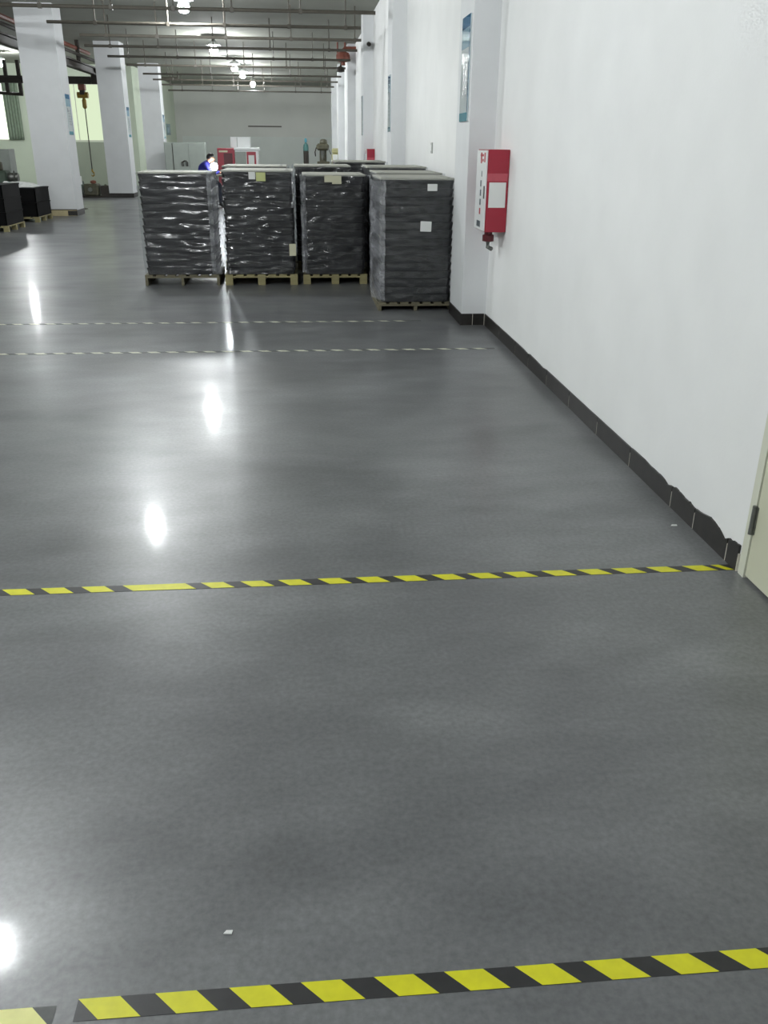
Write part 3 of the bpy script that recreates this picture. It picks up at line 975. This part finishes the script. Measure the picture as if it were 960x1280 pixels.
MB().tube([(0.40, -0.03, 0.70), (0.40, -0.03, 0.84)], 0.012, 8).build('handle', STEEL, gcd)
for x in (-0.42, 0.42):
    for y in (0.06, 0.44):
        MB().box(x - 0.05, x + 0.05, y - 0.05, y + 0.05, 0, 0.059).build('foot', DARKST, gc)
# heap of machine parts by the second column, each its own thing
mp_ = thing('gearbox', 'dark olive gearbox on the floor under the hoist chain', 'machine part', (-6.52, 29.3, 0))
MB().box(-0.22, 0.22, 0, 0.5, 0.05, 0.40).build('housing', OLIVE, mp_, bevel=0.04)
MB().box(-0.27, 0.27, 0.02, 0.48, 0, 0.049).build('base_plate', DARKST, mp_)
MB().tube([(0.0, -0.10, 0.24), (0.0, 0.0, 0.24)], 0.06, 12).build('shaft', STEEL, mp_)
MB().lathe([(0.05, 0), (0.09, 0.02), (0.09, 0.08), (0.03, 0.10)], (0.05, 0.25, 0.401), 12).build('filler_cap', RPIPE, mp_)
mo = thing('electric_motor', 'dark electric motor lying left of the gearbox', 'machine part', (-6.98, 29.55, 0))
MB().tube([(-0.16, 0.15, 0.27), (0.16, 0.15, 0.27)], 0.21, 18).build('casing', GREENM, mo)
MB().box(-0.15, 0.15, 0.0, 0.30, 0, 0.06).build('foot', DARKST, mo)
MB().box(-0.07, 0.07, 0.08, 0.22, 0.46, 0.54).build('terminal_box', OLIVE, mo)
pb = thing('parts_bin', 'small dark parts bin between the gearbox and the second column', 'bin', (-6.115, 29.4, 0))
bn = MB()
bn.box(-0.12, 0.12, 0, 0.4, 0, 0.02).box(-0.12, -0.10, 0, 0.4, 0.02, 0.34).box(0.10, 0.12, 0, 0.4, 0.02, 0.34).box(-0.10, 0.10, 0, 0.02, 0.02, 0.34).box(-0.10, 0.10, 0.38, 0.4, 0.02, 0.34)
bn.build('bin_shell', DARKST, pb)
MB().lathe([(0.08, 0), (0.09, 0.1), (0.04, 0.34), (0.02, 0.36)], (0, 0.2, 0.021), 10).build('contents', OLIVE, pb)
sn = thing('floor_stand', 'thin stand with a white card by the nearest column', 'stand', (-5.64, 24.2, 0))
MB().lathe([(0.13, 0), (0.13, 0.015), (0.03, 0.03)], n=16).build('base', DARKST, sn)
MB().tube([(0, 0, 0.03), (0, 0, 0.82)], 0.014, 8).build('pole', STEEL, sn)
MB().box(-0.07, 0.07, -0.022, -0.015, 0.60, 0.80).build('card', PAPER, sn)

# ------------------------------------------------------------------ far end of the aisle
cab = thing('metal_cabinet', 'long grey-green metal cabinet standing at the far end of the aisle', 'cabinet', (-4.35, 36.0, 0))
MB().box(-0.76, 0.76, 0, 0.5, 0.04, 1.62).build('body', CABM, cab, bevel=0.01)
for x0, x1 in ((-0.74, -0.46), (-0.44, 0.14), (0.16, 0.74)):
    MB().box(x0, x1, -0.02, -0.001, 0.08, 1.58).build('door', CABM, cab, bevel=0.004)
MB().box(-0.462, -0.438, -0.03, -0.0205, 0.08, 1.58).build('dark_gap_strip', DARKST, cab)
for x in (-0.02, 0.03):
    MB().tube([(x - 0.10, -0.03, 0.78), (x - 0.12, -0.08, 0.92), (x, -0.09, 0.98), (x + 0.06, -0.08, 0.92), (x + 0.05, -0.03, 0.78)], 0.016, 6).build('handle', DARKST, cab)
MB().box(-0.74, 0.74, 0.03, 0.47, 0, 0.039).build('plinth', DARKST, cab)

rm = thing('red_machine', 'red and white machine cabinet at the far end of the aisle', 'machine', (-2.15, 33.0, 0))
MB().box(-0.72, -0.12, 0, 0.8, 0, 1.44).build('red_housing', RED, rm, bevel=0.01)
MB().box(-0.50, -0.20, -0.02, -0.001, 0.55, 1.28).build('dark_opening', DRED, rm)
MB().box(-0.11, 0.70, 0, 0.8, 0, 1.38).build('white_housing', PLASTW, rm, bevel=0.01)
MB().box(-0.13, 0.74, -0.05, 0.82, 1.381, 1.46).build('white_top', PLASTW, rm, bevel=0.01)
MB().box(-0.10, 0.28, -0.02, -0.001, 0.3, 1.33).build('grey_panel', GREYM, rm)
MB().box(0.30, 0.62, -0.02, -0.001, 0.3, 1.33).build('red_panel', RED, rm)
MB().box(0.36, 0.56, -0.03, -0.021, 0.9, 1.22).build('notice', PAPER, rm)
MB().box(-0.66, -0.36, -0.012, -0.001, 1.31, 1.37).build('name_plate', PAPERB, rm)
wbx = thing('white_box', 'white carton standing on the red and white machine', 'box', (-2.06, 33.15, 1.461))
MB().box(-0.34, 0.34, 0, 0.4, 0, 0.34).build('carton', PLASTW, wbx, bevel=0.006)
MB().box(-0.345, 0.345, -0.005, 0.405, 0.341, 0.355).build('lid', PAPER, wbx)
MB().box(-0.12, -0.10, -0.004, -0.001, 0.02, 0.33).build('seam', GREYM, wbx)

gas = thing('gas_cylinder', 'teal gas cylinder with a dark foot far down the aisle', 'cylinder', (0.28, 40.0, 0))
MB().lathe([(0.11, 0.0), (0.115, 0.02), (0.115, 1.33)], n=18).build('dark_body', DARKST, gas)
MB().lathe([(0.116, 1.331), (0.118, 1.45), (0.10, 1.56), (0.05, 1.63), (0.035, 1.66)], n=18).build('teal_shoulder', mat('teal_paint', (66, 112, 110), .45, .05, 6), gas, smooth=False)
MB().lathe([(0.03, 1.661), (0.055, 1.68), (0.055, 1.80), (0.03, 1.82)], n=12).build('valve_guard', TEAL, gas)

dr = thing('drilling_machine', 'dark olive drilling machine with a rounded head far down the right side', 'machine', (0.96, 38.0, 0))
MB().box(-0.28, 0.28, -0.3, 0.3, 0, 0.10).build('base', OLIVE, dr, bevel=0.01)
MB().box(-0.14, 0.14, 0.0, 0.28, 0.101, 1.36).build('column', OLIVE, dr, bevel=0.02)
MB().box(-0.25, 0.25, -0.30, -0.01, 0.86, 0.95).build('table', OLIVE, dr, bevel=0.01)
MB().box(-0.27, 0.24, -0.28, 0.26, 1.361, 1.62).build('gear_head', OLIVE, dr, bevel=0.07)
MB().lathe([(0.15, 1.621), (0.16, 1.66), (0.13, 1.76), (0.05, 1.79)], (0.02, 0.05, 0), 14).build('motor', OLIVE, dr)
MB().lathe([(0.03, 1.00), (0.06, 1.08), (0.09, 1.36)], (-0.02, -0.15, 0), 10).build('spindle', STEEL, dr)
MB().tube([(0.20, -0.28, 1.45), (0.31, -0.33, 1.22)], 0.022, 6).build('feed_lever', STEEL, dr)
MB().tube([(-0.27, -0.1, 1.48), (-0.33, -0.1, 1.30), (-0.31, 0.1, 1.15)], 0.025, 6).build('hose', DARKST, dr)
ym = thing('yellow_machine', 'pale yellow machine housing beside the olive drilling machine', 'machine', (1.50, 37.4, 0))
MB().box(-0.21, 0.22, -0.2, 0.3, 0, 1.25).build('housing', YELM, ym, bevel=0.03)
MB().box(-0.20, 0.10, -0.15, 0.25, 1.251, 1.45).build('upper_housing', YELM, ym, bevel=0.04)
MB().box(-0.18, 0.02, -0.215, -0.201, 0.95, 1.22).build('white_panel', PAPER, ym)
MB().tube([(0.16, 0.05, 1.251), (0.16, 0.05, 1.50)], 0.05, 10).build('exhaust', OLIVE, ym)

# ------------------------------------------------------------------ the worker: seated, bent over the bench, facing right
stool = thing('stool', 'work stool under the worker in blue', 'stool', (-2.56, 25.0, 0))
MB().lathe([(0.17, 0.56), (0.18, 0.575), (0.18, 0.60), (0.16, 0.61)], n=18).build('seat', DARKST, stool)
for a in range(4):
    q = math.pi / 4 + a * math.pi / 2
    MB().tube([(0.12 * math.cos(q), 0.12 * math.sin(q), 0.56), (0.17 * math.cos(q), 0.17 * math.sin(q), 0.0)], 0.014, 6).build('leg', DARKST, stool)


def skin_mesh(name, nodes, edges, root, m, sub=2):
    me = bpy.data.meshes.new(name)
    me.from_pydata([n[:3] for n in nodes], edges, [])
    o = bpy.data.objects.new(name, me)
    COL.objects.link(o)
    o.modifiers.new('skin', 'SKIN')
    if not me.skin_vertices:
        bpy.context.view_layer.objects.active = o
        bpy.ops.object.select_all(action='DESELECT')
        o.select_set(True)
        bpy.ops.mesh.customdata_skin_add()
    for i, n in enumerate(nodes):
        sv = me.skin_vertices[0].data[i]
        sv.radius = (n[3], n[4] if len(n) > 4 else n[3])
        sv.use_root = (i == root)
    s = o.modifiers.new('sub', 'SUBSURF')
    s.levels = sub
    s.render_levels = sub
    dg = bpy.context.evaluated_depsgraph_get()
    me2 = bpy.data.meshes.new_from_object(o.evaluated_get(dg))
    bpy.data.objects.remove(o)
    me2.name = name
    for p in me2.polygons:
        p.use_smooth = True
    me2.materials.clear()
    me2.materials.append(m)
    return me2


wk = thing('person', 'seated worker in a blue jacket, bent over work and facing right', 'person', (-2.56, 25.0, 0))
# jacket: trunk and sleeves (x forward, y to the far side)
nodes = [(-0.02, 0, 0.72, .14, .17), (-0.01, 0, 0.86, .130, .165), (0.02, 0, 1.00, .135, .175), (0.07, 0, 1.10, .115, .16), (0.13, 0, 1.16, .06, .06),
         (0.08, -0.19, 1.08, .070), (0.17, -0.23, 0.92, .056), (0.30, -0.20, 0.86, .050), (0.43, -0.12, 0.89, .040),
         (0.08, 0.19, 1.08, .070), (0.17, 0.23, 0.92, .056), (0.30, 0.20, 0.86, .050), (0.43, 0.10, 0.89, .040)]
ed = [(0, 1), (1, 2), (2, 3), (3, 4), (3, 5), (5, 6), (6, 7), (7, 8), (3, 9), (9, 10), (10, 11), (11, 12)]
link('jacket', skin_mesh('jacket', nodes, ed, 0, CLOTH), wk)
nodes = [(-0.02, 0, 0.71, .14, .15), (0.06, -0.10, 0.695, .095), (0.28, -0.13, 0.63, .080), (0.40, -0.13, 0.56, .066), (0.41, -0.13, 0.30, .056), (0.40, -0.13, 0.10, .045),
         (0.06, 0.10, 0.695, .095), (0.28, 0.13, 0.63, .080), (0.40, 0.13, 0.56, .066), (0.41, 0.13, 0.30, .056), (0.40, 0.13, 0.10, .045)]
ed = [(0, 1), (1, 2), (2, 3), (3, 4), (4, 5), (0, 6), (6, 7), (7, 8), (8, 9), (9, 10)]
link('trousers', skin_mesh('trousers', nodes, ed, 0, TROUS), wk)
# head with neck, nose, chin, ears: one continuous surface
nodes = [(0.10, 0, 1.12, .055, .055), (0.165, 0, 1.17, .052, .052), (0.225, 0, 1.225, .085, .075), (0.215, 0, 1.262, .076, .072), (0.285, 0, 1.172, .042, .040), (0.318, 0, 1.205, .018, .016),
         (0.20, -0.083, 1.215, .016, .024), (0.20, 0.083, 1.215, .016, .024)]
ed = [(0, 1), (1, 2), (2, 3), (2, 4), (2, 5), (2, 6), (2, 7)]
link('head', skin_mesh('head', nodes, ed, 1, SKIN), wk)
for y in (-0.032, 0.032):
    MB().lathe([(0.002, -0.009), (0.011, -0.005), (0.013, 0), (0.011, 0.005), (0.002, 0.009)], (0.298, y, 1.235), 8).build('eye', HAIR, wk)
MB().box(0.312, 0.320, -0.022, 0.022, 1.160, 1.168).build('mouth', RED, wk)
hr = MB()
for j in range(9):
    th = math.pi * 0.60 * j / 8
    for k in range(16):
        q = 2 * math.pi * k / 16
        x, y, z = math.sin(th) * math.cos(q) * 0.112, math.sin(th) * math.sin(q) * 0.100, math.cos(th) * 0.112
        if x > 0.03 and z < 0.045:
            z = 0.045 + (z - 0.045) * 0.1
            x = min(x, 0.085)
        hr.v.append((0.205 + x, y, 1.250 + z))
for j in range(8):
    for k in range(16):
        k2 = (k + 1) % 16
        hr.f.append((j * 16 + k, (j + 1) * 16 + k, (j + 1) * 16 + k2, j * 16 + k2))
hr.build('hair', HAIR, wk, smooth=True)
for sy in (-1, 1):
    y0 = -0.12 if sy < 0 else 0.10
    nodes = [(0.42, y0, 0.89, .030), (0.475, y0 * .92, 0.882, .034, .022), (0.51, y0 * .9, 0.880, .034, .020)]
    ed = [(0, 1), (1, 2)]
    for k in range(4):
        yy = y0 * .9 + (-0.027 + 0.018 * k)
        ln = (0.055, 0.066, 0.062, 0.048)[k]
        i = len(nodes)
        nodes += [(0.545, yy, 0.880, .010), (0.545 + ln * .55, yy, 0.872, .009), (0.545 + ln * .8, yy, 0.852, .008)]
        ed += [(2, i), (i, i + 1), (i + 1, i + 2)]
    i = len(nodes)
    ty = y0 * .92 - sy * 0.045
    nodes += [(0.49, ty, 0.868, .011), (0.525, ty - sy * 0.008, 0.860, .010)]
    ed += [(1, i), (i, i + 1)]
    link('hand', skin_mesh('hand', nodes, ed, 0, SKIN, 1), wk)
    yf = sy * 0.13
    nodes = [(0.39, yf, 0.09, .045), (0.40, yf, 0.05, .048, .045), (0.49, yf, 0.042, .045, .038), (0.56, yf, 0.034, .038, .030)]
    link('shoe', skin_mesh('shoe', nodes, [(0, 1), (1, 2), (2, 3)], 1, HAIR, 1), wk)
bench = thing('workbench', 'narrow workbench in front of the worker in blue', 'bench', (-1.98, 25.0, 0))
MB().box(-0.36, 0.42, -0.40, 0.35, 0.79, 0.83).build('bench_top', WOODD, bench, bevel=0.004)
for x in (-0.32, 0.38):
    for y in (-0.36, 0.31):
        MB().box(x - 0.025, x + 0.025, y - 0.025, y + 0.025, 0, 0.789).build('leg', DARKST, bench)
wl_ = thing('work_lamp', 'glowing work lamp on the bench beside the worker in blue', 'lamp', (-2.25, 24.68, 0.831))
MB().lathe([(0.06, 0), (0.06, 0.015), (0.015, 0.03)], n=14).build('base', DARKST, wl_)
MB().tube([(0, 0, 0.03), (0, 0, 0.10)], 0.012, 8).build('stem', DARKST, wl_)
MB().lathe([(0.02, 0.10), (0.075, 0.13), (0.095, 0.20), (0.075, 0.27), (0.02, 0.30)], n=16).build('globe', GLOW, wl_, smooth=True)
